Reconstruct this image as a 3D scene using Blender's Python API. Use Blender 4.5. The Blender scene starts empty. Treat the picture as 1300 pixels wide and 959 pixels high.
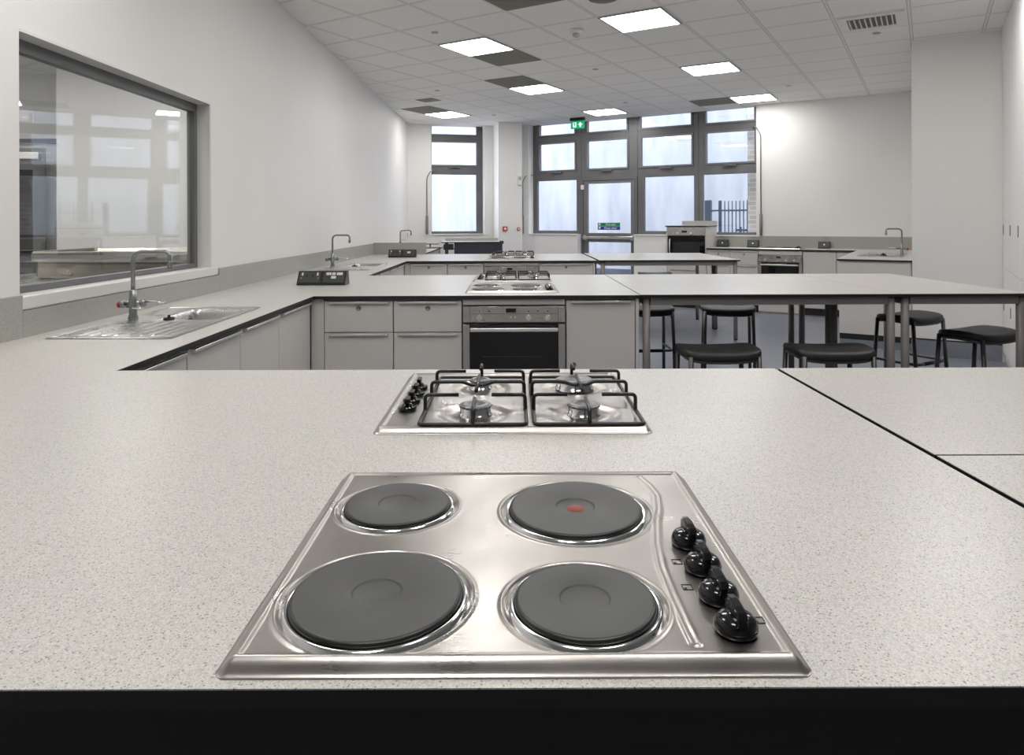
import bpy, bmesh, math
from mathutils import Vector, Matrix
S = bpy.context.scene
COL = S.collection
PI = math.pi

# ------------------------------------------------------------------ camera, world, exposure
CAM_H = 1.339
cd = bpy.data.cameras.new('camera')
cd.sensor_width = 36.0
cd.lens = 875.0 / 1300.0 * 36.0
cd.shift_y = -(479.5 - 281.0) / 1300.0
cd.clip_start = 0.02
cam = bpy.data.objects.new('camera', cd)
COL.objects.link(cam)
cam.location = (0, 0, CAM_H)
cam.rotation_euler = (Matrix.Rotation(math.radians(90), 3, 'X') @ Matrix.Rotation(math.radians(-0.2), 3, 'Z')).to_euler()
S.camera = cam

w = bpy.data.worlds.new('overcast_sky'); S.world = w; w.use_nodes = True
wn = w.node_tree.nodes; wl = w.node_tree.links; wn.clear()
wo = wn.new('ShaderNodeOutputWorld'); wb = wn.new('ShaderNodeBackground')
wb.inputs['Color'].default_value = (0.82, 0.865, 1.0, 1); wb.inputs['Strength'].default_value = 4.6
wl.new(wb.outputs[0], wo.inputs[0])

PANEL_LIGHT = 18.5
S.view_settings.view_transform = 'Standard'
S.view_settings.look = 'None'
S.view_settings.exposure = 0.13
S.view_settings.gamma = 1.0
S.view_settings.use_curve_mapping = False
try:
    S.cycles.max_bounces = 10; S.cycles.diffuse_bounces = 6; S.cycles.glossy_bounces = 5; S.cycles.caustics_reflective = False
    S.cycles.transparent_max_bounces = 12; S.cycles.sample_clamp_indirect = 6
except Exception: pass

# ------------------------------------------------------------------ materials
def mat(name, col, rough=0.5, metal=0.0, spec=0.5, emit=None, es=0.0):
    m = bpy.data.materials.new(name); m.use_nodes = True
    b = m.node_tree.nodes['Principled BSDF']
    b.inputs['Base Color'].default_value = (*col, 1)
    b.inputs['Roughness'].default_value = rough
    b.inputs['Metallic'].default_value = metal
    b.inputs['Specular IOR Level'].default_value = spec
    if emit:
        b.inputs['Emission Color'].default_value = (*emit, 1); b.inputs['Emission Strength'].default_value = es
    return m
def nodes(m): return m.node_tree.nodes, m.node_tree.links, m.node_tree.nodes['Principled BSDF']
def math_node(N, L, op, a, b=None, clamp=False):
    n = N.new('ShaderNodeMath'); n.operation = op; n.use_clamp = clamp
    for i, v in enumerate((a, b)):
        if v is None: continue
        if hasattr(v, 'links') or hasattr(v, 'is_linked'): L.new(v, n.inputs[i])
        else: n.inputs[i].default_value = v
    return n.outputs[0]
def noise_tint(m, c0, c1, scale=3.0, detail=3, coord='Object', stretch=(1,1,1), bump=0.0, bscale=None):
    N, L, B = nodes(m)
    tc = N.new('ShaderNodeTexCoord'); mp = N.new('ShaderNodeMapping'); mp.inputs['Scale'].default_value = stretch
    L.new(tc.outputs[coord], mp.inputs[0])
    nz = N.new('ShaderNodeTexNoise'); nz.inputs['Scale'].default_value = scale; nz.inputs['Detail'].default_value = detail
    L.new(mp.outputs[0], nz.inputs['Vector'])
    r = N.new('ShaderNodeValToRGB'); r.color_ramp.elements[0].color = (*c0, 1); r.color_ramp.elements[1].color = (*c1, 1)
    r.color_ramp.elements[0].position = 0.3; r.color_ramp.elements[1].position = 0.7
    L.new(nz.outputs['Fac'], r.inputs[0]); L.new(r.outputs[0], B.inputs['Base Color'])
    if bump:
        n2 = N.new('ShaderNodeTexNoise'); n2.inputs['Scale'].default_value = bscale or scale * 10; L.new(mp.outputs[0], n2.inputs['Vector'])
        bp = N.new('ShaderNodeBump'); bp.inputs['Strength'].default_value = bump; bp.inputs['Distance'].default_value = 0.002
        L.new(n2.outputs['Fac'], bp.inputs['Height']); L.new(bp.outputs[0], B.inputs['Normal'])
    return m

M = {}
M['wall'] = noise_tint(mat('painted_plaster', (.66, .645, .63), .55), (.80, .787, .775), (.83, .817, .805), 1.2, 3, bump=.05, bscale=60)
M['trim'] = mat('white_gloss_paint', (.74, .725, .71), .3)
M['reveal'] = mat('white_reveal_paint', (.74, .74, .74), .5)
M['alu'] = noise_tint(mat('grey_window_frame', (.13, .13, .135), .4), (.125, .125, .13), (.15, .15, .155), 4)
M['alu2'] = mat('grey_window_sash', (.165, .165, .17), .4)
M['edge'] = mat('black_worktop_core', (.014, .014, .015), .4)
M['cab'] = noise_tint(mat('grey_cabinet_laminate', (.45, .43, .41), .45), (.63, .605, .58), (.66, .635, .61), 2)
M['cabside'] = mat('grey_cabinet_edge', (.58, .555, .53), .5)
M['plinth'] = mat('black_plinth', (.012, .012, .013), .5)
M['handle'] = mat('satin_handle', (.86, .85, .83), .38, 1.0)
M['lock'] = mat('lock_barrel_brass', (.28, .25, .21), .35, 1.0)
M['black'] = mat('black_gloss_plastic', (.008, .008, .009), .12)
M['blackm'] = mat('black_enamel', (.012, .012, .013), .3)
M['glassblack'] = mat('black_oven_glass', (.004, .004, .005), .06)
M['rubber'] = mat('black_rubber', (.012, .012, .012), .7)
M['legs'] = noise_tint(mat('grey_brown_powder_coat', (.17, .155, .15), .42), (.225, .205, .198), (.25, .23, .222), 6)
M['tube'] = mat('dark_grey_steel_tube', (.10, .10, .10), .35, .5)
M['seat'] = noise_tint(mat('black_seat_vinyl', (.02, .019, .019), .5), (.016, .0155, .0155), (.022, .021, .021), 40, bump=.15, bscale=300)
M['plate'] = noise_tint(mat('cast_iron_plate', (.06, .06, .06), .5), (.060, .061, .061), (.072, .073, .073), 9, bump=.06, bscale=900)
M['plate_edge'] = mat('cast_iron_rim', (.02, .02, .02), .4)
M['chrome'] = mat('chrome', (.66, .67, .68), .12, 1.0)
M['tap'] = mat('grey_lab_tap_coating', (.30, .31, .32), .22, .7)
M['red'] = mat('red_plastic', (.45, .02, .02), .3)
M['white'] = mat('white_plastic', (.75, .75, .74), .35)
M['pod'] = mat('charcoal_socket_body', (.018, .018, .018), .35)
M['podface'] = mat('olive_grey_faceplate', (.055, .058, .052), .45)
M['green'] = mat('green_sign', (.0, .25, .11), .4)
M['greenlit'] = mat('green_lit_sign', (.0, .33, .14), .4, emit=(.0, .40, .17), es=.5)
M['whitelit'] = mat('white_lit_sign', (.8, .8, .8), .4, emit=(1, 1, 1), es=.6)
M['blue'] = mat('blue_sign', (.01, .06, .28), .4)
M['grille'] = noise_tint(mat('olive_air_grille', (.19, .18, .145), .7), (.18, .17, .14), (.2, .19, .155), 60, 2)
M['adj'] = mat('slate_blue_metal', (.04, .046, .06), .35)
M['light'] = mat('light_diffuser', (.8, .8, .8), .4, emit=(1.0, .98, .945), es=PANEL_LIGHT)
M['lframe'] = mat('light_panel_frame', (.42, .41, .40), .5)
M['gate'] = mat('navy_gate_paint', (.035, .055, .10), .45)
M['dstone'] = mat('upstand_grey', (.4, .4, .37), .5)

def speckled(name, base, light, dark, amount=.055):
    m = mat(name, base, .32); N, L, B = nodes(m)
    tc = N.new('ShaderNodeTexCoord')
    v = N.new('ShaderNodeTexVoronoi'); v.inputs['Scale'].default_value = 430
    L.new(tc.outputs['Object'], v.inputs['Vector'])
    sep = N.new('ShaderNodeSeparateColor'); L.new(v.outputs['Color'], sep.inputs[0])
    d = math_node(N, L, 'GREATER_THAN', sep.outputs[0], 1 - amount)
    near = math_node(N, L, 'LESS_THAN', v.outputs['Distance'], .50)
    dk = math_node(N, L, 'MULTIPLY', d, near)
    v2 = N.new('ShaderNodeTexVoronoi'); v2.inputs['Scale'].default_value = 620
    L.new(tc.outputs['Object'], v2.inputs['Vector'])
    sep2 = N.new('ShaderNodeSeparateColor'); L.new(v2.outputs['Color'], sep2.inputs[0])
    r = N.new('ShaderNodeValToRGB'); L.new(sep2.outputs[1], r.inputs[0])
    e = r.color_ramp.elements; e[0].position = .0; e[0].color = (*[c * .76 for c in base], 1); e[1].position = 1; e[1].color = (*light, 1)
    a = e.new(.22); a.color = (*[c*.90 for c in base], 1); b2 = e.new(.4); b2.color = (*base, 1)
    nz = N.new('ShaderNodeTexNoise'); nz.inputs['Scale'].default_value = 2.0; nz.inputs['Detail'].default_value = 4; L.new(tc.outputs['Object'], nz.inputs['Vector'])
    mx = N.new('ShaderNodeMix'); mx.data_type = 'RGBA'; L.new(dk, mx.inputs[0]); L.new(r.outputs[0], mx.inputs[6]); mx.inputs[7].default_value = (*dark, 1)
    L.new(mx.outputs[2], B.inputs['Base Color'])
    rr = N.new('ShaderNodeMapRange'); L.new(nz.outputs['Fac'], rr.inputs[0]); rr.inputs[3].default_value = .26; rr.inputs[4].default_value = .42
    L.new(rr.outputs[0], B.inputs['Roughness'])
    return m
M['top'] = speckled('speckled_worktop', (.555, .54, .512), (.66, .645, .615), (.22, .205, .19), .07)
M['up'] = speckled('speckled_upstand', (.39, .385, .355), (.47, .465, .43), (.12, .11, .1))

def steel(name, base, rough, stretch, streak=.12):
    m = mat(name, base, rough, 1.0); N, L, B = nodes(m)
    tc = N.new('ShaderNodeTexCoord'); mp = N.new('ShaderNodeMapping'); mp.inputs['Scale'].default_value = stretch
    L.new(tc.outputs['Object'], mp.inputs[0])
    nz = N.new('ShaderNodeTexNoise'); nz.inputs['Scale'].default_value = 60; nz.inputs['Detail'].default_value = 4; L.new(mp.outputs[0], nz.inputs['Vector'])
    n2 = N.new('ShaderNodeTexNoise'); n2.inputs['Scale'].default_value = 9; n2.inputs['Detail'].default_value = 5; L.new(tc.outputs['Object'], n2.inputs['Vector'])
    s = math_node(N, L, 'ADD', math_node(N, L, 'MULTIPLY', nz.outputs['Fac'], streak), math_node(N, L, 'MULTIPLY', n2.outputs['Fac'], .36))
    L.new(math_node(N, L, 'ADD', s, rough - .5 * streak - .18), B.inputs['Roughness'])
    bp = N.new('ShaderNodeBump'); bp.inputs['Strength'].default_value = .05; bp.inputs['Distance'].default_value = .001
    L.new(nz.outputs['Fac'], bp.inputs['Height']); L.new(bp.outputs[0], B.inputs['Normal'])
    return m
M['steel'] = steel('brushed_steel', (.41, .388, .368), .33, (1, 14, 1))
M['steel2'] = steel('satin_steel', (.55, .54, .52), .30, (1, 10, 10))
M['tank'] = steel('dull_tank_steel', (.30, .28, .25), .35, (1, 6, 6))
M['capgrey'] = mat('burner_cap_grey', (.22, .22, .225), .35, .6)
M['sinksteel'] = steel('sink_steel', (.58, .57, .56), .3, (12, 1, 1))

def glass_mat(name, base=.05, tint=(.97, .985, .98)):
    m = bpy.data.materials.new(name); m.use_nodes = True; N = m.node_tree.nodes; L = m.node_tree.links; N.clear()
    o = N.new('ShaderNodeOutputMaterial'); mx = N.new('ShaderNodeMixShader'); t = N.new('ShaderNodeBsdfTransparent'); g = N.new('ShaderNodeBsdfGlossy')
    t.inputs[0].default_value = (*tint, 1); g.inputs['Roughness'].default_value = .01; g.inputs[0].default_value = (1, 1, 1, 1)
    lw = N.new('ShaderNodeLayerWeight')
    p = math_node(N, L, 'POWER', lw.outputs['Facing'], 5.0)
    f = math_node(N, L, 'ADD', math_node(N, L, 'MULTIPLY', p, 1 - base), base, True)
    L.new(f, mx.inputs[0]); L.new(t.outputs[0], mx.inputs[1]); L.new(g.outputs[0], mx.inputs[2]); L.new(mx.outputs[0], o.inputs[0])
    return m
M['glass'] = glass_mat('clear_glass', .04)
M['screen'] = glass_mat('screen_glass', .075, (.95, .96, .95))

# floor vinyl
m = mat('blue_grey_vinyl', (.14, .155, .19), .33); M['floor'] = noise_tint(m, (.20, .215, .255), (.24, .255, .295), 8, 6, bump=.04, bscale=120)
# ceiling: 600 mm lay-in grid (object coordinates follow the grid)
TS, TD = .583, .572
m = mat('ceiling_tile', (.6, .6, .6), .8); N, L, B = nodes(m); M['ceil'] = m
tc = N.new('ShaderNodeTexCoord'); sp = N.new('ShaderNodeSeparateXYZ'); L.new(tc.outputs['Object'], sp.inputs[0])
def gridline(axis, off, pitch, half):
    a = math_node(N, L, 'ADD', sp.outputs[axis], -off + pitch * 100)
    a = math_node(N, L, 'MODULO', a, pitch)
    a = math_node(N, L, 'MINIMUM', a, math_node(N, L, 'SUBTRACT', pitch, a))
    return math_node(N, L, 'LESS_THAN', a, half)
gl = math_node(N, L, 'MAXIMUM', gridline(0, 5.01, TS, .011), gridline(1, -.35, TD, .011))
dl = math_node(N, L, 'MAXIMUM', gridline(0, 5.01, TS, .015), gridline(1, -.35, TD, .015))  # dark line either side of each grid bar: its shadow gap, painted in
nz = N.new('ShaderNodeTexNoise'); nz.inputs['Scale'].default_value = 220; L.new(tc.outputs['Object'], nz.inputs['Vector'])
rmp = N.new('ShaderNodeValToRGB'); L.new(nz.outputs['Fac'], rmp.inputs[0]); rmp.color_ramp.elements[0].color = (.80, .79, .775, 1); rmp.color_ramp.elements[1].color = (.86, .85, .835, 1)
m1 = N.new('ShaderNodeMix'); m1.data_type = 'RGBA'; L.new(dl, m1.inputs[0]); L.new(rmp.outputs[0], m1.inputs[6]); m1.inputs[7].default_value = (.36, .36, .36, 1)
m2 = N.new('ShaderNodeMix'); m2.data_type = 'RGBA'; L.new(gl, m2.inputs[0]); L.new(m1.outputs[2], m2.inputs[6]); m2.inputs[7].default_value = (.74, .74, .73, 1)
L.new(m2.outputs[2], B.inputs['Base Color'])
# outside render with streaks
m = mat('pale_outside_render', (.8, .82, .84), .9); M['outwall'] = noise_tint(m, (.31, .325, .36), (.43, .445, .48), 1.5, 10, stretch=(2.6, 2.6, .55))
M['ground'] = noise_tint(mat('dark_paving', (.06, .07, .09), .7), (.05, .06, .08), (.08, .09, .12), 3)
m = mat('buff_brick', (.6, .5, .45), .85); N, L, B = nodes(m); M['brick'] = m
tc = N.new('ShaderNodeTexCoord'); mp = N.new('ShaderNodeMapping'); mp.inputs['Rotation'].default_value = (PI / 2, 0, 0); L.new(tc.outputs['Object'], mp.inputs[0])
bt = N.new('ShaderNodeTexBrick'); L.new(mp.outputs[0], bt.inputs[0]); bt.inputs['Scale'].default_value = 1
bt.inputs['Color1'].default_value = (.66, .60, .58, 1); bt.inputs['Color2'].default_value = (.80, .75, .73, 1); bt.inputs['Mortar'].default_value = (.9, .9, .9, 1)
bt.inputs['Brick Width'].default_value = .225; bt.inputs['Row Height'].default_value = .075; bt.inputs['Mortar Size'].default_value = .008
L.new(bt.outputs[0], B.inputs['Base Color'])

# ------------------------------------------------------------------ mesh helpers
class MB:
    def __init__(s): s.bm = bmesh.new(); s.mats = []
    def mi(s, k):
        if k is None: k = '_'
        if k not in s.mats: s.mats.append(k)
        return s.mats.index(k)
    def box(s, x0, x1, y0, y1, z0, z1, m=None, bev=0.0, seg=2):
        r = bmesh.ops.create_cube(s.bm, size=1)
        vs = r['verts']
        for v in vs:
            v.co = Vector(((x0 + x1) / 2 + v.co.x * (x1 - x0), (y0 + y1) / 2 + v.co.y * (y1 - y0), (z0 + z1) / 2 + v.co.z * (z1 - z0)))
        fs = set(f for v in vs for f in v.link_faces)
        i = s.mi(m)
        for f in fs: f.material_index = i
        if bev:
            es = list(set(e for v in vs for e in v.link_edges))
            r = bmesh.ops.bevel(s.bm, geom=es, offset=bev, segments=seg, affect='EDGES', profile=.5)
            for f in r['faces']: f.material_index = i; f.smooth = True
        return s
    def prism(s, pts, z0, z1, m=None, axis='z', smooth=False):
        """polygon pts extruded; axis z: pts=(x,y); axis x: pts=(y,z); axis y: pts=(x,z)"""
        def P(p, t):
            return {'z': (p[0], p[1], t), 'x': (t, p[0], p[1]), 'y': (p[0], t, p[1])}[axis]
        a = [s.bm.verts.new(P(p, z0)) for p in pts]; b = [s.bm.verts.new(P(p, z1)) for p in pts]
        n = len(pts); i = s.mi(m); F = []
        F.append(s.bm.faces.new(a)); F.append(s.bm.faces.new(b))
        for k in range(n):
            f = s.bm.faces.new((a[k], a[(k + 1) % n], b[(k + 1) % n], b[k])); f.smooth = smooth; F.append(f)
        for f in F: f.material_index = i
        bmesh.ops.recalc_face_normals(s.bm, faces=F)
        return s
    def lathe(s, prof, c=(0, 0, 0), seg=32, m=None, axis='z', flat=()):
        i = s.mi(m); rings = []; F = []
        for r, h in prof:
            if r < 1e-6: rings.append([s.bm.verts.new(s._ax(0, 0, h, c, axis))])
            else: rings.append([s.bm.verts.new(s._ax(r * math.cos(2 * PI * k / seg), r * math.sin(2 * PI * k / seg), h, c, axis)) for k in range(seg)])
        for q in range(len(rings) - 1):
            A, B_ = rings[q], rings[q + 1]
            for k in range(seg):
                k2 = (k + 1) % seg
                if len(A) == 1 and len(B_) == 1: continue
                if len(A) == 1: f = s.bm.faces.new((A[0], B_[k], B_[k2]))
                elif len(B_) == 1: f = s.bm.faces.new((A[k], A[k2], B_[0]))
                else: f = s.bm.faces.new((A[k], A[k2], B_[k2], B_[k]))
                f.smooth = q not in flat; f.material_index = i; F.append(f)
        bmesh.ops.recalc_face_normals(s.bm, faces=F)
        return s
    def _ax(s, x, y, h, c, axis):
        p = {'z': (x, y, h), 'x': (h, x, y), 'y': (x, h, y)}[axis]
        return (p[0] + c[0], p[1] + c[1], p[2] + c[2])
    def cyl(s, r, z0, z1, c=(0, 0, 0), seg=20, m=None, axis='z', bev=0.0):
        if bev: return s.lathe([(0, z0), (r - bev, z0), (r, z0 + bev), (r, z1 - bev), (r - bev, z1), (0, z1)], c, seg, m, axis, flat=(0, 4))
        return s.lathe([(0, z0), (r, z0), (r, z1), (0, z1)], c, seg, m, axis, flat=(0, 2))
    def tube(s, pts, r, seg=10, m=None, close=False, cap=True, sy=1.0):
        pts = [Vector(p) for p in pts]; n = len(pts); i = s.mi(m); rings = []; F = []
        up = None
        for k in range(n):
            if close: t = (pts[(k + 1) % n] - pts[k - 1]).normalized()
            elif k == 0: t = (pts[1] - pts[0]).normalized()
            elif k == n - 1: t = (pts[-1] - pts[-2]).normalized()
            else: t = ((pts[k + 1] - pts[k]).normalized() + (pts[k] - pts[k - 1]).normalized()).normalized()
            if up is None:
                up = Vector((0, 0, 1)) if abs(t.z) < .9 else Vector((1, 0, 0))
            a = t.cross(up).normalized(); up = a.cross(t).normalized()
            rr = r[k] if isinstance(r, (list, tuple)) else r
            rings.append([s.bm.verts.new(pts[k] + a * rr * math.cos(2 * PI * j / seg) + up * rr * sy * math.sin(2 * PI * j / seg)) for j in range(seg)])
        m_ = n if close else n - 1
        for k in range(m_):
            A, B_ = rings[k], rings[(k + 1) % n]
            for j in range(seg):
                f = s.bm.faces.new((A[j], A[(j + 1) % seg], B_[(j + 1) % seg], B_[j])); f.smooth = True; F.append(f)
        if cap and not close:
            F.append(s.bm.faces.new(rings[0])); F.append(s.bm.faces.new(rings[-1]))
        for f in F: f.material_index = i
        bmesh.ops.recalc_face_normals(s.bm, faces=F)
        return s
    def grid(s, nx, ny, fn, m=None, smooth=True):
        i = s.mi(m); V = [[s.bm.verts.new(fn(a / nx, b / ny)) for a in range(nx + 1)] for b in range(ny + 1)]
        for b in range(ny):
            for a in range(nx):
                f = s.bm.faces.new((V[b][a], V[b][a + 1], V[b + 1][a + 1], V[b + 1][a])); f.smooth = smooth; f.material_index = i
        return s
    def obj(s, name, m=None, parent=None):
        me = bpy.data.meshes.new(name); s.bm.to_mesh(me); s.bm.free()
        for k in (s.mats or ['_']):
            me.materials.append(M[m] if k == '_' else M[k])
        o = bpy.data.objects.new(name, me); COL.objects.link(o)
        if parent is not None: o.parent = parent
        return o

def round_path(pts, r, n=6):
    """polyline with its corners rounded"""
    pts = [Vector(p) for p in pts]; out = [pts[0]]
    for k in range(1, len(pts) - 1):
        a, b, c = pts[k - 1], pts[k], pts[k + 1]
        d1 = (a - b); d2 = (c - b); rr = min(r, d1.length * .49, d2.length * .49)
        p0 = b + d1.normalized() * rr; p1 = b + d2.normalized() * rr
        for j in range(n + 1):
            t = j / n; out.append(p0 * (1 - t) ** 2 + b * 2 * t * (1 - t) + p1 * t * t)
    out.append(pts[-1]); return out

def tag(o, label, cat, group=None, kind=None):
    o['label'] = label; o['category'] = cat
    if group: o['group'] = group
    if kind: o['kind'] = kind
    return o
def thing(name, label, cat, loc=(0, 0, 0), rz=0, group=None):
    o = bpy.data.objects.new(name, None); COL.objects.link(o); o.location = loc; o.rotation_euler = (0, 0, rz)
    o.empty_display_size = .1
    return tag(o, label, cat, group)
def struct(o, loc=None, rz=None, label=None):
    o['kind'] = 'structure'
    if loc is not None: o.location = loc
    if rz is not None: o.rotation_euler = (0, 0, rz)
    if label: o['label'] = label
    return o
def sempty(name, loc, rz=0, label=None):
    o = bpy.data.objects.new(name, None); COL.objects.link(o); o.location = loc; o.rotation_euler = (0, 0, rz); o['kind'] = 'structure'
    if label: o['label'] = label
    return o
KIDS = {}
def children(o):
    return [c for c in COL.objects if c.parent == o]
def dup(root, loc, rz, label, group=None):
    def rec(o, par):
        c = o.copy(); COL.objects.link(c)
        if par is not None: c.parent = par
        for ch in children(o): rec(ch, c)
        return c
    c = rec(root, None); c.location = loc; c.rotation_euler = (0, 0, rz); c['label'] = label
    if group: c['group'] = group
    return c
def text_mesh(name, body, size, m, parent, loc, rot, align='CENTER'):
    cu = bpy.data.curves.new(name + '_curve', 'FONT'); cu.body = body; cu.size = size; cu.extrude = .0006; cu.align_x = align; cu.align_y = 'CENTER'
    t = bpy.data.objects.new(name, cu); COL.objects.link(t)
    dg = bpy.context.evaluated_depsgraph_get(); dg.update()
    me = bpy.data.meshes.new_from_object(t.evaluated_get(dg)); COL.objects.unlink(t); bpy.data.objects.remove(t)
    me.materials.clear(); me.materials.append(M[m])
    o = bpy.data.objects.new(name, me); COL.objects.link(o); o.parent = parent; o.location = loc; o.rotation_euler = rot
    return o

# frames: W = window wall frame (s along the wall to the right, d outwards), V = far left wall frame
TH = math.radians(31.2); U = (math.cos(TH), -math.sin(TH)); NN = (math.sin(TH), math.cos(TH)); P0 = (.3087, 12.706)
def W(s, d, z=0): return (P0[0] + s * U[0] + d * NN[0], P0[1] + s * U[1] + d * NN[1], z)
TV = math.radians(12.7); UV = (math.cos(TV), math.sin(TV)); NV = (-math.sin(TV), math.cos(TV)); PV = (-1.885, 12.507)
def V(s, d, z=0): return (PV[0] + s * UV[0] + d * NV[0], PV[1] + s * UV[1] + d * NV[1], z)
def toW(x, y):
    a, b = x - P0[0], y - P0[1]; return (a * U[0] + b * U[1], a * NN[0] + b * NN[1])
CZ = 3.118
XL = -1.885

# ------------------------------------------------------------------ the shell
room = [(-2.025, -4.2), (5.8, -4.2), (5.8, 9.6), W(-.3, .29)[:2], V(2.0, .29)[:2], V(-.12, .29)[:2]]
struct(MB().prism(room, -.1, 0, 'floor').obj('floor'))
prep = [(-7.6, -1.2), (-2.026, -1.2), (-2.026, 8.3), (-7.6, 8.3)]
struct(MB().prism(prep, -.1, 0, 'floor').obj('floor'))
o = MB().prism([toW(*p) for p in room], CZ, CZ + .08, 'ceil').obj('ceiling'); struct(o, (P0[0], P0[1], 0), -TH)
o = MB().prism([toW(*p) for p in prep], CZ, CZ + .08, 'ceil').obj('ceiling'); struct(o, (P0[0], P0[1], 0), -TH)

WY0, WY1, WZ0, WZ1 = 2.638, 4.30, 1.005, 2.073
b = MB()
b.box(XL - .14, XL, -4.2, WY0, 0, CZ).box(XL - .14, XL, WY1, 12.53, 0, CZ).box(XL - .14, XL, WY0, WY1, 0, WZ0).box(XL - .14, XL, WY0, WY1, WZ1, CZ)
struct(b.obj('wall_left', 'wall'))
b = MB(); OS0, OS1 = .425, 1.405
b.box(-.15, OS0, 0, .3, 0, CZ).box(OS1, 2.3, .02, .3, 0, CZ).box(OS1, 1.6, 0, .02, 0, CZ).box(OS0, OS1, 0, .3, 0, 1.10)
b.box(1.571, 2.007, -.511, .02, 0, CZ)
struct(b.obj('wall_far', 'wall'), (PV[0], PV[1], 0), TV)
SR = 4.04
b = MB()
b.box(-.33, 0, 0, .3, 0, CZ).box(SR, 7.6, 0, .3, 0, CZ).box(0, .985, 0, .3, 0, 1.09).box(2.045, SR, 0, .3, 0, 1.09)
struct(b.obj('wall_window', 'wall'), (P0[0], P0[1], 0), -TH)
b = MB().box(6.17, 7.5, -3.10, -.001, 0, CZ)
struct(b.obj('wall_block', 'wall'), (P0[0], P0[1], 0), -TH)
struct(MB().box(5.8, 5.95, -4.2, 9.6, 0, CZ).obj('wall_right', 'wall'))
struct(MB().box(-2.025, 5.95, -4.35, -4.2, 0, CZ).obj('wall_rear', 'wall'))
# prep room shell
b = MB().box(-7.6, -2.03, 8.23, 8.35, 0, CZ).box(-7.75, -7.6, -1.2, 8.35, 0, CZ).box(-7.6, -2.03, -1.35, -1.2, 0, CZ).box(-5.02, -2.03, 7.6, 8.229, 0, CZ)
struct(b.obj('wall_prep_room', 'wall'))

# skirting of the block: coved vinyl with a black cap
b = MB().box(6.16, 6.90, -3.112, -3.10, 0, .155, 'floor').box(6.16, 6.90, -3.114, -3.10, .155, .167, 'plinth')
struct(b.obj('baseboard_right'), (P0[0], P0[1], 0), -TH)

# ------------------------------------------------------------------ windows
def frame_rows(b, s0, s1, z0, z1, rows, d0, d1):
    """rows: (a, b, za, zb) glass openings from bottom to top"""
    z = z0
    for (a, c, za, zb) in rows:
        if za > z: b.box(s0, s1, d0, d1, z, za)
        if a > s0: b.box(s0, a, d0, d1, za, min(zb, z1))
        if c < s1: b.box(c, s1, d0, d1, za, min(zb, z1))
        z = zb
    if z < z1: b.box(s0, s1, d0, d1, z, z1)
def window(name, loc, rz, s0, s1, z0, rows, label, sill=True, openers=(1, 2), handles=(1,), reveal=None):
    e = sempty(name, loc, rz, label)
    b = MB(); frame_rows(b, s0, s1, z0, CZ, rows, .18, .25); b.box(s0, s0 + .004, .1775, .1799, z0, CZ, 'blackm'); b.obj('window_frame', 'alu', e)
    for k, (a, c, za, zb) in enumerate(rows):
        if k in openers:
            b = MB(); t = .016; zt = min(zb, CZ)
            b.box(a - .03, a, .165, .181, za - .03, zt).box(c, c + .03, .165, .181, za - .03, zt).box(a, c, .165, .181, za - .03, za)
            if zb < CZ: b.box(a - .03, c + .03, .165, .181, zb, zb + .03)
            b.obj('sash', 'alu2', e)
            q = .034; b = MB(); b.box(a - q, c + q, .1755, .1795, za - q, za - .03).box(a - q, a - .03, .1755, .1795, za - .03, zt).box(c + .03, c + q, .1755, .1795, za - .03, zt)
            if zb < CZ: b.box(a - q, c + q, .1755, .1795, zb + .03, zb + q)
            b.obj('gasket', 'blackm', e)
        MB().box(a, c, .21, .22, za, min(zb, CZ)).obj('pane', 'glass', e)
        if k in handles:
            mid = (a + c) / 2
            MB().box(mid - .1, mid + .1, .135, .166, za - .06, za - .035, bev=.004).box(mid - .02, mid + .02, .145, .17, za - .045, za - .01, bev=.003).obj('handle', 'alu', e)
    if sill: MB().box(s0, s1, -.02, .18, 1.088, 1.108, bev=.004).obj('sill', 'trim', e)
    return e
LW = (P0[0], P0[1], 0)
R2 = (2.27, 2.757); R1 = (2.92, 3.3)
window('window_1', (PV[0], PV[1], 0), TV, OS0, OS1, 1.105, [(.45, 1.285, 1.155, 2.215), (.45, 1.285, 2.395, 2.815), (.45, 1.285, 2.965, 3.3)], 'tall narrow window on the far left wall')
window('window_2', LW, -TH, 0, .985, 1.105, [(.08, .89, 1.165, 2.08), (.136, .858, *R2), (.136, .854, *R1)], 'left bay of the window wall')
window('window_3', LW, -TH, .985, 2.045, 2.10, [(1.11, 1.857, *R2), (1.11, 1.852, *R1)], 'lights above the glazed door', sill=False, openers=(0, 1), handles=(0,))
window('window_4', LW, -TH, 2.045, 3.095, 1.105, [(2.162, 3.02, 1.165, 2.08), (2.114, 2.98, *R2), (2.105, 2.975, *R1)], 'third bay of the window wall')
window('window_5', LW, -TH, 3.095, SR, 1.105, [(3.17, 4.005, 1.15, 2.085), (3.228, 3.98, *R2), (3.224, 3.975, *R1)], 'right bay of the window wall')
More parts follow.
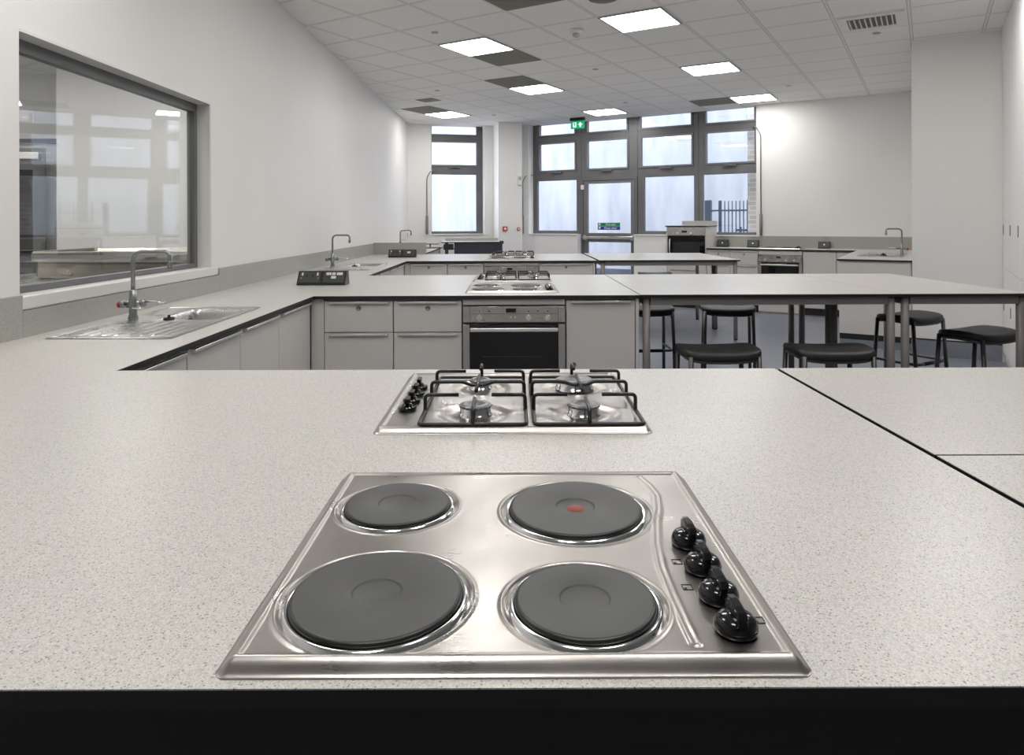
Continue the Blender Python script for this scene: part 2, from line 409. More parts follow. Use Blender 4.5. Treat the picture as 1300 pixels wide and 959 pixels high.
# glazed door
e = sempty('door_1', LW, -TH, 'grey glazed door in the window wall')
b = MB().box(1.030, 1.034, .162, .17, 0, 2.055, 'blackm').box(1.996, 2.0, .162, .17, 0, 2.055, 'blackm').box(1.03, 2.0, .162, .17, 2.050, 2.055, 'blackm').box(.985, 1.03, .16, .25, 0, 2.10).box(2.0, 2.045, .16, .25, 0, 2.10).box(1.03, 2.0, .16, .25, 2.055, 2.10); b.obj('door_frame', 'alu', e)
b = MB(); frame_rows(b, 1.034, 1.996, .02, 2.05, [(1.108, 1.925, .16, .965), (1.108, 1.925, 1.125, 2.0)], .17, .23); leaf = b.obj('door_leaf', 'alu2', e)
MB().box(1.108, 1.925, .195, .205, .16, .965).obj('pane', 'glass', leaf); MB().box(1.108, 1.925, .195, .205, 1.125, 2.0).obj('pane', 'glass', leaf)
MB().box(1.04, 1.99, .10, .135, 1.02, 1.07, bev=.008).box(1.04, 1.10, .135, .17, 1.0, 1.09, bev=.004).box(1.93, 1.99, .135, .17, 1.0, 1.09, bev=.004).obj('push_bar', 'steel2', e)
MB().box(1.0, 1.05, .12, .16, 1.9, 1.98, bev=.004).obj('door_closer', 'white', e)
# signs on door pane
def door_sign(z0, z1, m, body, label):
    t = thing('door_sign', label, 'sign', W(1.51, .186, z0), -TH)
    h = z1 - z0
    MB().box(-.21, .21, .0, .004, 0, h).obj('sign_plate', m, t)
    text_mesh('lettering', body, .055, 'white', t, (.035, -.001, h / 2), (PI / 2, 0, 0))
    MB().lathe([(0, 0), (.02, 0), (.02, .0015), (0, .0015)], (-.175, -.0015, h / 2), 16, axis='y').obj('symbol', 'white', t)
door_sign(1.246, 1.306, 'green', 'Fire exit', 'green fire exit strip on the glazed door, above the blue one')
door_sign(1.182, 1.243, 'blue', 'Keep clear', 'blue strip sign on the glazed door, below the green one')

# interior screen window on the left
e = sempty('window_6', (0, 0, 0), 0, 'internal glazed screen in the left wall')
b = MB(); X0, X1 = XL - .12, XL - .075
b.box(X0, X1, WY0, WY1, WZ1 - .05, WZ1).box(X0, X1, WY0, WY1, 1.06, 1.085).box(X0, X1, WY1 - .045, WY1, 1.085, WZ1 - .05).box(X0, X1, WY0, WY0 + .04, 1.085, WZ1 - .05)
b.obj('window_frame', 'alu', e)
MB().box(XL - .10, XL - .09, WY0 + .04, WY1 - .045, 1.085, WZ1 - .05).obj('pane', 'screen', e)
MB().box(XL - .14, XL + .012, WY0 - .01, WY1 + .095, 1.003, 1.058, bev=.006).obj('sill', 'trim', e)
b = MB().box(XL - .075, XL + .004, WY1 - .006, WY1 + .001, 1.058, WZ1).box(XL - .001, XL + .006, WY1, WY1 + .012, 1.058, WZ1 + .01).box(XL - .001, XL + .006, WY0, WY1, WZ1, WZ1 + .012); b.obj('trim', 'trim', e)

# prep room contents
t = sempty('door_2', (-5.40, 7.98, 0), math.radians(197), 'dark door ajar in the prep room')
MB().box(0, .92, -.02, .02, .01, 2.2).obj('door_leaf', 'alu', t)
MB().box(.12, .80, -.024, .024, .9, 1.95).obj('pane', 'glassblack', t)
MB().box(.05, .3, .02, .07, 2.07, 2.15, bev=.005).obj('door_closer', 'handle', t)
struct(MB().box(-7.5, -5.3, 8.19, 8.23, 2.28, 2.34).obj('trim_1', 'adj'))
t = thing('steel_counter', 'stainless steel counter beyond the glass screen in the prep room', 'counter', (0, 0, 0))
MB().box(-3.9, -2.06, 3.0, 6.4, .89, .93, bev=.008).obj('countertop', 'steel2', t)
for x in (-3.8, -2.2):
    for y in (3.1, 6.3): MB().cyl(.02, 0, .889, (x, y, 0)).obj('leg', 'steel2', t)
t = thing('steel_tank', 'deep stainless steel trough with rolled rim behind the glass screen', 'trough', (-2.77, 5.3, .93))
b = MB()
def rr(w_, h_, r, n=6):
    out = []
    for cx, cy, a0 in ((w_ - r, h_ - r, 0), (-w_ + r, h_ - r, PI / 2), (-w_ + r, -h_ + r, PI), (w_ - r, -h_ + r, 1.5 * PI)):
        for k in range(n + 1): a = a0 + PI / 2 * k / n; out.append((cx + r * math.cos(a), cy + r * math.sin(a)))
    return out
def loft(b, rings, m=None, capb=True, capt=True):
    i = b.mi(m); R = [[b.bm.verts.new(p) for p in r] for r in rings]; F = []
    for k in range(len(R) - 1):
        n = len(R[k])
        for j in range(n):
            f = b.bm.faces.new((R[k][j], R[k][(j + 1) % n], R[k + 1][(j + 1) % n], R[k + 1][j])); f.smooth = True; F.append(f)
    if capb: F.append(b.bm.faces.new(R[0]))
    if capt: F.append(b.bm.faces.new(R[-1]))
    for f in F: f.material_index = i
    bmesh.ops.recalc_face_normals(b.bm, faces=F); return b
def ring(w_, h_, r, z, n=6): return [(x, y, z) for x, y in rr(w_, h_, r, n)]
loft(b, [ring(.64, .34, .03, .002), ring(.66, .36, .04, .02), ring(.66, .36, .04, .13), ring(.68, .38, .04, .135), ring(.68, .38, .04, .2), ring(.67, .37, .04, .205), ring(.65, .35, .04, .2), ring(.63, .33, .04, .03)])
b.obj('tank_body', 'tank', t)

# ------------------------------------------------------------------ outside
o = MB().box(-8, 12, 4.0, 4.3, 0, 5.2, 'outwall').box(-8, 12, 3.97, 4.0, 0, .22, 'ground').obj('wall_outside'); struct(o, LW, -TH)
o = MB().box(-8, 12, .3, 4.0, -.12, -.02, 'ground').obj('ground'); struct(o, LW, -TH)
o = MB().box(3.80, 4.7, .5, .85, -.02, 5.2, 'brick').obj('wall_brick_pier'); struct(o, LW, -TH)
t = thing('metal_gate', 'navy metal railing gate outside the right window bay', 'gate', W(3.0, 2.0, -.02), -TH)
MB().box(-.30, -.19, -.05, .05, 0, 1.74).obj('gate_post', 'gate', t)
MB().box(-.05, .0, -.025, .025, 0, 1.73).box(.46, .50, -.025, .025, 0, 1.73).obj('gate_stile', 'gate', t)
MB().box(-.19, .50, -.02, .02, 1.53, 1.56).obj('gate_rail', 'gate', t)
MB().box(.0, .46, -.02, .02, .3, .34).obj('gate_rail', 'gate', t)
for k in range(6): MB().cyl(.011, .3, 1.72, (.06 + k * .068, 0, 0), 8).obj('gate_bar', 'gate', t)
MB().box(.26, .48, -.04, -.02, 1.16, 1.2).box(.34, .37, -.045, -.02, 1.1, 1.24).obj('gate_latch', 'gate', t)

# ------------------------------------------------------------------ worktop (left run and three islands, one continuous top)
TZ = .9; TT = .02
WX0, WX1 = -1.872, -1.175
ISL = [(0.648, 2.043, .776), (4.075, 5.63, .755), (7.64, 9.27, .94)]
b = MB()
def slab(x0, x1, y0, y1, z1=TZ):
    b.box(x0, x1, y0, y1, z1 - TT, z1 - .0015, 'edge'); b.box(x0, x1, y0, y1, z1 - .0015, z1, 'top')
BX0, BX1 = -1.605, -1.315          # bowl cut-outs
sinks = [(3.065, 'nearest'), (6.70, 'middle')]
ys = [ISL[0][0]]
for cy, _ in sinks:
    ys += [cy + .002, cy + .398]
ys += [9.27]
for k in range(0, len(ys) - 1):
    if k % 2 == 0: slab(WX0, WX1, ys[k], ys[k + 1])
    else: slab(WX0, BX0, ys[k], ys[k + 1]); slab(BX1, WX1, ys[k], ys[k + 1])
for (y0, y1, x1) in ISL: slab(WX1, x1, y0, y1)
wt = b.obj('worktop'); tag(wt, 'speckled off-white worktop with black edge along the left wall and over three islands', 'worktop')
# upstands
b = MB()
b.box(XL + .001, -1.866, -.3, WY0 - .011, TZ, 1.062).box(XL + .001, -1.866, WY1 + .096, 9.27, TZ, 1.045).box(XL + .001, -1.866, WY0 - .01, WY1 + .095, TZ, 1.002)
tag(b.obj('upstand', 'up'), 'speckled grey upstand along the left wall below the glass screen', 'upstand')
b = MB().box(-1.865, -1.155, 9.272, 9.290, 0, 1.055)
tag(b.obj('upstand', 'up'), 'short grey upstand closing the far end of the left run', 'upstand')

# ------------------------------------------------------------------ base cabinets
def lockpart(b_, x, z): b_.lathe([(0, -.004), (.008, -.004), (.009, -.006), (.014, -.006), (.015, 0)], (x, 0, z), 18, axis='y')
CT = .878
def cabinet(loc, rz, w_, depth, label, drawers=True, btop=None, group=None, lock_door=False, ct=CT, cat='cabinet', handle=True, twocol=False):
    t = thing('base_cabinet', label, cat, loc, rz, group)
    MB().box(.001, w_ - .001, .02, depth, .10, btop or ct).obj('body', 'cabside', t)
    MB().box(.001, w_ - .001, .05, depth, 0, .099).obj('plinth', 'plinth', t)
    g = .0025
    def front(nm, z0, z1, lock, hdl=True):
        f = MB().box(g, w_ - g, 0, .019, z0, z1, bev=.0015, seg=1).obj(nm, 'cab', t)
        if hdl and handle: MB().box(.03, w_ - .03, -.020, .004, z1 - .016, z1 - .003, bev=.002, seg=1).obj('handle', 'handle', f)
        if lock:
            b_ = MB(); lockpart(b_, w_ / 2 if lock == 1 else lock, (z0 + z1) / 2 + .05 if z1 - z0 < .3 else z0 + .38); b_.obj('lock', 'lock', f)
        return f
    if drawers:
        front('drawer', .682, ct - .010, 1)
        front('door', .105, .677, 0)
    else:
        front('door', .105, ct - .010, (.045 if lock_door else 0))
    return t
def panel(x0, x1, y0, y1, label, z1=CT, loc=(0, 0, 0), rz=0):
    t = thing('end_panel', label, 'panel', (x0 + loc[0], y0 + loc[1], 0), rz)
    MB().box(0, x1 - x0, 0, y1 - y0, .0, z1, bev=.0015, seg=1).obj('board', 'cab', t); return t

def oven(loc, rz, w_, depth, label, ct=CT):
    t = thing('built_in_oven', label, 'oven', loc, rz, None)
    MB().box(.002, w_ - .002, .02, depth, 0, ct).obj('housing', 'cabside', t)
    MB().box(.003, w_ - .003, 0, .02, .842, ct - .003, bev=.001, seg=1).obj('filler_panel', 'cab', t)
    cp = MB().box(.004, w_ - .004, -.018, .02, .740, .834, bev=.002, seg=1).obj('control_panel', 'steel2', t)
    MB().box(.05, w_ - .05, -.0195, -.017, .79, .7915).box(.045, .0465, -.0195, -.017, .742, .832).box(w_ - .0465, w_ - .045, -.0195, -.017, .742, .832).obj('panel_seam', 'blackm', cp)
    MB().box(w_ * .47 - .03, w_ * .47 + .03, -.021, -.017, .798, .822).obj('display', 'glassblack', cp)
    for fx, an in ((.165, 0), (.64, 0), (.825, .6)):
        k = MB().cyl(.017, -.024, -.017, (0, 0, 0), 20, axis='y').box(-.0045, .0045, -.045, -.02, -.019, .019, bev=.002).obj('knob', 'handle', cp)
        k.location = (w_ * fx, 0, .768); k.rotation_euler = (0, an, 0)
    for fx in (.165, .26, .64, .73, .825):
        MB().cyl(.004, -.020, -.017, (w_ * fx, 0, .806), 10, axis='y').obj('indicator', 'red' if fx in (.165, .825) else 'blackm', cp)
    for fx in (.47, .51):
        MB().cyl(.006, -.024, -.017, (w_ * fx, 0, .770), 12, axis='y').obj('button', 'handle', cp)
    d = MB().box(.045, w_ - .045, -.020, .02, .15, .728, 'glassblack', .003).box(.004, .044, -.020, .02, .15, .728, 'steel2', .002).box(w_ - .044, w_ - .004, -.020, .02, .15, .728, 'steel2', .002).obj('oven_door', None, t)
    MB().box(.10, w_ - .10, -.0215, -.0195, .33, .53).obj('door_window', 'black', d)
    MB().box(.12, w_ - .12, -.0225, -.0205, .536, .538).obj('door_seam', 'tube', d)
    MB().box(.048, w_ - .048, -.066, -.048, .690, .712, bev=.004).box(.07, .085, -.05, -.018, .694, .708).box(w_ - .085, w_ - .07, -.05, -.018, .694, .708).obj('handle', 'handle', d)
    MB().box(.004, w_ - .004, .0, .02, .02, .145, bev=.001, seg=1).obj('bottom_panel', 'cab', t)
    return t

# island 2 (Y 4.12 front)
FY = 4.10
cabinet((-1.119, FY, 0), 0, .410, .6, 'grey drawer cabinet on the middle island, left of the other drawer cabinet')
cabinet((-.707, FY, 0), 0, .408, .6, 'grey drawer cabinet touching the left side of the middle island oven')
oven((-.297, FY, 0), 0, .614, .6, 'stainless steel oven with black glass door in the middle island')
cabinet((.319, FY, 0), 0, .412, .6, 'plain grey door cabinet right of the middle island oven', drawers=False, lock_door=True)
panel(.733, .752, FY - .005, 5.60, 'grey end panel closing the right side of the middle island')
panel(-1.199, -1.121, FY + .004, FY + .6, 'narrow grey corner filler at the left of the middle island')
# island 3
FY3 = 7.665
cabinet((-1.134, FY3, 0), 0, .412, .6, 'grey drawer cabinet on the farthest island, left of the other drawer cabinet')
cabinet((-.720, FY3, 0), 0, .402, .6, 'grey drawer cabinet touching the left side of the farthest island oven')
oven((-.316, FY3, 0), 0, .614, .6, 'stainless steel oven in the farthest island, only its control panel showing')
cabinet((.300, FY3, 0), 0, .60, .6, 'grey cabinet with a lock right of the farthest island oven', drawers=True)
panel(.902, .921, FY3 - .005, 9.24, 'grey end panel closing the right side of the farthest island')
panel(-1.199, -1.136, FY3 + .004, FY3 + .6, 'narrow grey corner filler at the left of the farthest island')
# island backs
for (y1, nm) in ((2.0, 'nearest'), (5.59, 'middle'), (9.23, 'farthest')):
    x1 = {'nearest': .75, 'middle': .733, 'farthest': .902}[nm]
    t = thing('back_panel', 'long grey back panel under the rear edge of the %s island' % nm, 'panel', (-1.15, y1, 0))
    MB().box(0, x1 + 1.15, 0, .019, 0, CT, bev=.001, seg=1).obj('board', 'cab', t)
# nearest island front: recessed dark carcass under the worktop
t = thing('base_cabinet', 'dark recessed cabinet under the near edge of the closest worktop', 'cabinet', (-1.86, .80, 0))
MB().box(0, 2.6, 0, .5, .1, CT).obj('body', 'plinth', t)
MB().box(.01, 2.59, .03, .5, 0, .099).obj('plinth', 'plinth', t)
# left-run doors, facing +X   (local x runs along +Y, front faces +X)
def leftrun(y0, w_, label, bt): return cabinet((-1.20, y0, 0), PI / 2, w_, .64, label, drawers=False, btop=bt)
yy = [(2.06, .478, 'grey left run cabinet nearest the closest island'), (2.544, .495, 'grey left run cabinet in front of the near sink drainer'), (3.041, .50, 'grey left run cabinet below the near sink bowl'),
      (3.543, .55, 'grey left run cabinet beside the middle island corner'),
      (5.66, .495, 'grey left run cabinet just behind the middle island'), (6.157, .495, 'grey left run cabinet below the second sink drainer'), (6.654, .495, 'grey left run cabinet below the second sink bowl'), (7.151, .50, 'grey left run cabinet beside the farthest island corner')]
for y0, w_, lb in yy:
    leftrun(y0, w_, lb, .74 if 'sink' in lb else None)

# ------------------------------------------------------------------ tables
def table(x0, x1, y0, y1, label, z=TZ, group=None):
    t = thing('table', label, 'table', (x0, y0, 0), 0, group); w_ = x1 - x0; d_ = y1 - y0
    MB().box(0, w_, 0, d_, z - .018, z - .0015, 'edge').box(0, w_, 0, d_, z - .0015, z, 'top').obj('tabletop', None, t)
    i = .018; r = .023
    b = MB(); a0 = i + .005
    b.box(i + 2*r, w_ - i - 2*r, a0, a0 + .03, z - .065, z - .0185).box(i + 2*r, w_ - i - 2*r, d_ - a0 - .03, d_ - a0, z - .065, z - .0185)
    b.box(a0, a0 + .03, i + 2*r, d_ - i - 2*r, z - .065, z - .0185).box(w_ - a0 - .03, w_ - a0, i + 2*r, d_ - i - 2*r, z - .065, z - .0185)
    b.obj('apron', 'legs', t)
    for x in (i + r, w_ - i - r):
        for y in (i + r, d_ - i - r):
            l = MB().cyl(r, .012, z - .0185, (x, y, 0), 20).obj('leg', 'legs', t)
            MB().cyl(r - .003, 0, .0119, (x, y, 0), 16).obj('foot', 'rubber', l)
    return t
table(.789, 2.34, 1.289, 2.045, 'white-topped table beside the closest island, the farther one of its pair')
table(.789, 2.34, .53, 1.282, 'white-topped table beside the closest island, cut by the right frame edge')
table(.762, 2.308, 4.09, 4.90, 'long white table beside the middle island, on the side nearest the camera')
table(.762, 2.308, 4.903, 5.645, 'long white table beside the middle island, directly behind the nearer one')
table(2.312, 3.085, 4.09, 5.645, 'white table standing crosswise at the right end of the middle row')
table(.975, 2.545, 7.69, 8.53, 'white table beside the farthest island, on its near side')
table(.975, 2.545, 8.533, 9.37, 'white table beside the farthest island, on its window side')

# ------------------------------------------------------------------ electric hob
def rrdist(x, y, hw, hh, r):
    qx = abs(x) - hw + r; qy = abs(y) - hh + r
    return math.hypot(max(qx, 0), max(qy, 0)) + min(max(qx, qy), 0) - r
def clamp_rr(x, y, hw, hh, r):
    qx = abs(x) - (hw - r); qy = abs(y) - (hh - r)
    if qx > 0 and qy > 0:
        l = math.hypot(qx, qy)
        if l > r: x = math.copysign(hw - r + qx / l * r, x); y = math.copysign(hh - r + qy / l * r, y)
    return x, y
def sm(t): t = max(0, min(1, t)); return t * t * (3 - 2 * t)
HW, HH = .290, .262
PLATES = [(-.155, -.138, .096, 'front left'), (-.173, .112, .077, 'back left'), (.092, .096, .096, 'back right'), (.080, -.152, .078, 'front right')]
RIDGE = [(.209, .227), (.219, .19), (.223, .150), (.215, .10), (.203, .057), (.190, -.01), (.183, -.07), (.182, -.132), (.183, -.195), (.184, -.225)]
def segdist(px, py, a, b_):
    dx, dy = b_[0] - a[0], b_[1] - a[1]; t = max(0, min(1, ((px - a[0]) * dx + (py - a[1]) * dy) / (dx * dx + dy * dy)))
    return math.hypot(px - a[0] - t * dx, py - a[1] - t * dy)
def rim(x, y, hw, hh):
    e_ = -rrdist(x, y, hw, hh, .014)
    h = .001 + .011 * sm(e_ / .014)
    h += .0022 * math.exp(-((e_ - .017) / .003) ** 2)
    h -= .001 * sm((e_ - .018) / .006)
    return h
def axis(n, half, fine=.03):
    # denser samples near the two edges
    a = []
    k = 14
    for i in range(k): a.append(-half + fine * i / k)
    m_ = n
    for i in range(m_ + 1): a.append(-half + fine + (2 * half - 2 * fine) * i / m_)
    for i in range(1, k + 1): a.append(half - fine + fine * i / k)
    return a
def sheet(name, hw, hh, fn, nx, ny, m, parent):
    ax = axis(nx, hw); ay = axis(ny, hh); b = MB(); i = b.mi(m)
    Vv = []
    for y in ay:
        row = []
        for x in ax:
            X_, Y_ = clamp_rr(x, y, hw, hh, .014); row.append(b.bm.verts.new((X_, Y_, fn(X_, Y_))))
        Vv.append(row)
    for r_ in range(len(ay) - 1):
        for c in range(len(ax) - 1):
            f = b.bm.faces.new((Vv[r_][c], Vv[r_][c + 1], Vv[r_ + 1][c + 1], Vv[r_ + 1][c])); f.smooth = True
    # skirt down to the worktop
    loop = Vv[0][:] + [Vv[k][-1] for k in range(1, len(ay))] + Vv[-1][-2::-1] + [Vv[k][0] for k in range(len(ay) - 2, 0, -1)]
    low = [b.bm.verts.new((v.co.x, v.co.y, 0.0)) for v in loop]
    n = len(loop)
    for k in range(n):
        b.bm.faces.new((loop[k], low[k], low[(k + 1) % n], loop[(k + 1) % n]))
    return b.obj(name, m, parent)
def hob_h(x, y):
    h = rim(x, y, HW, HH)
    for (cx, cy, r, _) in PLATES:
        d = math.hypot(x - cx, y - cy) - r
        if d < .05:
            g_ = .0016 * math.exp(-((d - .0155) / .0022) ** 2)          # raised outer edge of the well
            well = -.0055 * sm((.0145 - d) / .006)                     # falls into the well
            h += (g_ + well) * sm((-rrdist(x, y, HW, HH, .014) - .0185) / .005)
    dm = min(segdist(x, y, RIDGE[k], RIDGE[k + 1]) for k in range(len(RIDGE) - 1)) if x > .14 else 1
    h += .0022 * math.exp(-((dm - .0035) / .0022) ** 2)
    return h
def electric_hob(loc, label):
    t = thing('electric_hob', label, 'hob', loc, 0, 'four-plate electric hobs')
    sheet('hob_top', HW, HH, hob_h, 260, 230, 'steel', t)
    for (cx, cy, r, nm) in PLATES:
        pr = [(r + .0115, .0062), (r + .0105, .0072), (r + .0078, .0108), (r + .006, .0128), (r + .004, .0134), (r + .002, .0125), (r - .001, .011)]
        MB().lathe(pr, (cx, cy, 0), 72).obj('trim_ring', 'chrome', t)
        pt = [(r - .001, .010), (r + .0005, .0125), (r + .0005, .0160), (r - .0010, .0176), (r - .0035, .0180)]
        inner = [(r - .0035, .0180), (.0295, .0182), (.0285, .0178), (.0280, .0168), (.0262, .0160), (0, .0158)]
        p = MB().lathe(pt, (cx, cy, 0), 72, 'plate_edge').lathe(inner, (cx, cy, 0), 72, 'plate').obj('hot_plate', None, t)
        if nm == 'back right':
            MB().lathe([(0, .0166), (.0125, .0166), (.013, .0158)], (cx, cy - .004, 0), 28).obj('red_dot', 'red_dot', p)
    for ky in (-.011, -.078, -.143, -.204):
        kx = .232
        b = MB()
        b.lathe([(0, .0118), (.0205, .0118), (.0225, .014), (.0225, .019), (.0200, .0255), (.015, .029), (0, .0305)], (kx, ky, 0), 32)
        # grip: a fin with rounded top
        fin = [(-.0235, .024), (-.0225, .034), (-.018, .040), (-.008, .0415), (.008, .0415), (.018, .040), (.0215, .034), (.0225, .024)]
        b.prism([(ky + a, c) for a, c in fin], kx - .0058, kx + .0058, axis='x')
        es = [e_ for e_ in b.bm.edges if all(abs(abs(v.co.x - kx) - .0058) < 1e-5 for v in e_.verts) and abs(e_.verts[0].co.x - e_.verts[1].co.x) < 1e-6]
        rbe = bmesh.ops.bevel(b.bm, geom=es, offset=.0022, segments=3, affect='EDGES')
        for f in rbe['faces']: f.smooth = True
        b.obj('knob', 'black', t)
    # printed burner symbols
    for sx, sy in ((.205, -.058), (.203, -.118), (.262, -.185)):
        MB().box(sx - .006, sx + .006, sy - .006, sy - .005, .011, .0116).box(sx - .006, sx + .006, sy + .005, sy + .006, .011, .0116).box(sx - .006, sx - .005, sy - .006, sy + .006, .011, .0116).box(sx + .005, sx + .006, sy - .006, sy + .006, .011, .0116).box(sx - .004, sx - .001, sy - .004, sy - .001, .011, .0116).obj('symbol', 'blackm', t)
    MB().cyl(.004, .011, .0117, (.246, .014, 0), 12).obj('symbol', 'red', t)
    return t
M['red_dot'] = mat('red_enamel_dot', (.26, .045, .035), .5)
eh = electric_hob((0, .922, TZ), 'four-plate electric hob closest to the camera on the near worktop')
dup(eh, (0, 4.475, TZ), 0, 'four-plate electric hob on the middle island above its oven')
dup(eh, (0, 8.10, TZ), 0, 'four-plate electric hob on the farthest island above its oven')

# ------------------------------------------------------------------ gas hob
GB = [(-.083, -.147, .034, 'small'), (-.083, .093, .026, 'small'), (.158, -.147, .034, 'small'), (.159, .093, .046, 'large')]
def gas_h(x, y):
    h = rim(x, y, .290, .265)
    for (cx, cy, r, _) in GB:
        d = math.hypot((x - cx), (y - cy) * 1.0)
        h -= .0065 * sm((.088 - d) / .03)
        h += .0045 * sm((.052 - d) / .02)
    h += .0012 * math.exp(-((x - .036) / .004) ** 2) * sm((.225 - abs(y)) / .01)
    return h
def gas_hob(loc, label):
    t = thing('gas_hob', label, 'hob', loc, 0, 'four-burner gas hobs')
    sheet('hob_top', .290, .265, gas_h, 110, 100, 'steel', t)
    for (cx, cy, r, _) in GB:
        bb = MB().lathe([(r + .004, .008), (r + .002, .013), (r, .014), (r, .026), (r - .002, .0275), (0, .0275)], (cx, cy, 0), 32).obj('burner', 'chrome', t)
        # toothed cap
        b = MB(); n = 36; ring0 = []; pts = []
        for k in range(n):
            rr_ = (r + .003) if k % 2 == 0 else (r + .0005)
            pts.append((cx + rr_ * math.cos(2 * PI * k / n), cy + rr_ * math.sin(2 * PI * k / n)))
        b.prism(pts, .0276, .031); b.lathe([(r, .031), (r - .003, .0335), (r * .55, .0335), (r * .5, .032), (0, .032)], (cx, cy, 0), 32)
        b.obj('burner_cap', 'capgrey', bb)
    for (xa, xb, cx) in ((-.196, .029, -.083), (.046, .275, .160)):
        b = MB(); z0 = .0165; zt = .052; r = .0042
        b.tube(round_path([(xa + .06, -.25, z0), (xb, -.25, z0), (xb, .182, z0), (xa, .182, z0), (xa, -.25, z0), (xa + .06, -.25, z0)], .012)[:-1], r, 8, close=True)
        xi, xo = xa + .004, xb - .004
        for y, full in ((-.145, False), (-.022, True), (.096, False)):
            for x, sg in ((xa + .001, 1), (xb - .001, -1)):
                if not full:
                    b.tube(round_path([(x, y, z0), (x, y, zt), (x + sg * .075, y, zt)], .010), r, 8)
            if full:
                b.tube(round_path([(xa + .001, y, z0), (xa + .001, y, zt), (cx - .035, y, zt), (cx - .018, y, zt - .008), (cx + .018, y, zt - .008), (cx + .035, y, zt), (xb - .001, y, zt), (xb - .001, y, z0)], .010), r, 8)
        b.tube(round_path([(cx, -.25, z0), (cx, -.25, zt - .006), (cx, -.175, zt)], .008), r, 8)
        b.tube(round_path([(cx, .182, z0), (cx, .182, zt), (cx, .118, zt)], .010), r, 8)
        b.tube([(cx, -.112, zt), (cx, .052, zt)], r, 8)
        b.obj('pan_support', 'blackm', t)
    for ky, kx in ((-.117, -.239), (-.052, -.2385), (.013, -.238), (.078, -.2375)):
        b = MB().lathe([(0, .0118), (.019, .0118), (.021, .0135), (.0205, .019), (.012, .0215), (.010, .026), (0, .026)], (kx, ky, 0), 28)
        b.box(kx - .0055, kx + .0055, ky - .015, ky + .015, .0262, .039, bev=.002)
        b.obj('knob', 'black', t)
    return t
gh = gas_hob((0, 1.683, TZ), 'four-burner gas hob on the near worktop behind the closest electric hob')
dup(gh, (0, 5.235, TZ), 0, 'four-burner gas hob at the back of the middle island')
dup(gh, (0, 8.86, TZ), 0, 'four-burner gas hob at the back of the farthest island')

# ------------------------------------------------------------------ sinks and taps (local: wall side -x, drainer -y, bowl +y)
def sink_h(x, y):
    e_ = -rrdist(x, y, .24, .47, .014)
    h = .001 + .0045 * sm(e_ / .008) - .003 * sm((e_ - .012) / .008)
    # bowl
    bd = rrdist(x - .065, y - .20, .138, .19, .05)
    if bd < .012: h += .002 * math.exp(-((bd - .006) / .004) ** 2)
    if bd < 0: h -= .13 * sm(-bd / .030)
    # drainer ridges
    if -.43 < y < -.035 and -.15 < x < .19:
        ph = (x + .15) / .049 * 2 * PI
        h += .0045 * (.5 + .5 * math.cos(ph)) ** 2 * sm((y + .43) / .03) * sm((-.035 - y) / .03)
    return h
def sink(loc, rz, label):
    t = thing('sink', label, 'sink', loc, rz, 'stainless sinks with drainers')
    b = MB(); nx, ny = 96, 150
    def fn(a, c):
        x = -.24 + .48 * a; y = -.47 + .94 * c; x, y = clamp_rr(x, y, .24, .47, .014); return (x, y, sink_h(x, y))
    b.grid(nx, ny, fn); b.obj('sink_top', 'sinksteel', t)
    MB().lathe([(0, -.1265), (.03, -.1265), (.033, -.1275), (.035, -.1285)], (.065, .20, 0), 24).obj('waste', 'chrome', t)
    MB().cyl(.024, .003, .012, (-.01, .02, 0), 20, bev=.003).cyl(.006, .012, .024, (-.01, .02, 0), 10).obj('plug', 'rubber', t)
    return t
def tap(loc, rz, label, h=.302):
    t = thing('tap', label, 'tap', loc, rz, 'swan-neck taps')
    MB().lathe([(0, 0), (.021, 0), (.0215, .006), (.017, .02), (.0165, .055), (.019, .058), (.019, .085), (.0165, .09), (.0165, .128), (.013, .132), (0, .132)], (0, 0, 0), 24).obj('tap_body', 'tap', t)
    MB().tube(round_path([(0, 0, .12), (0, 0, h), (.165, .0, h), (.165, 0, h - .062)], .045, 8), .0088, 12).lathe([(0, h - .075), (.0105, h - .075), (.012, h - .045), (.0095, h - .04), (0, h - .04)], (.165, 0, 0), 16).obj('spout', 'tap', t)
    v = MB().cyl(.011, -.045, .05, (0, 0, .072), 14, axis='x').cyl(.016, .036, .056, (0, 0, .072), 16, axis='x', bev=.003).cyl(.015, -.056, -.036, (0, 0, .065), 16, axis='x', bev=.003).obj('valve', 'tap', t)
    MB().tube([(.05, 0, .078), (.09, -.003, .079), (.15, -.008, .073)], [.004, .004, .003], 8).obj('lever', 'chrome', v)
    MB().tube([(-.03, 0, .056), (.0, -.012, .05), (.055, -.02, .05)], [.004, .004, .003], 8).obj('lever', 'chrome', v)
    MB().cyl(.0145, -.068, -.0565, (0, 0, .065), 18, axis='x', bev=.004).obj('red_cap', 'red', v)
    return t
s0 = sink((-1.527, 3.065, TZ + .001), 0, 'stainless steel sink with ridged drainer below the glass screen')
dup(s0, (-1.527, 6.70, TZ + .001), 0, 'stainless steel sink with drainer behind the near socket box')
FB = .925
dup(s0, (*W(5.84, -1.76)[:2], FB + .001), -TH + PI, 'stainless steel sink on the bench end at the far right')
t0 = tap((-1.70, 3.09, TZ + .0062), 0, 'grey swan-neck tap with red button in front of the glass screen')
dup(t0, (-1.735, 6.66, TZ + .008), 0, 'grey swan-neck tap at the second sink, behind the near socket box')
dup(t0, (*W(6.04, -1.70)[:2], FB + .0062), -TH + PI, 'swan-neck tap at the far right sink')
dup(t0, (-1.72, 10.6, TZ + .0), 0, 'swan-neck tap seen above the short upstand in the far left corner')

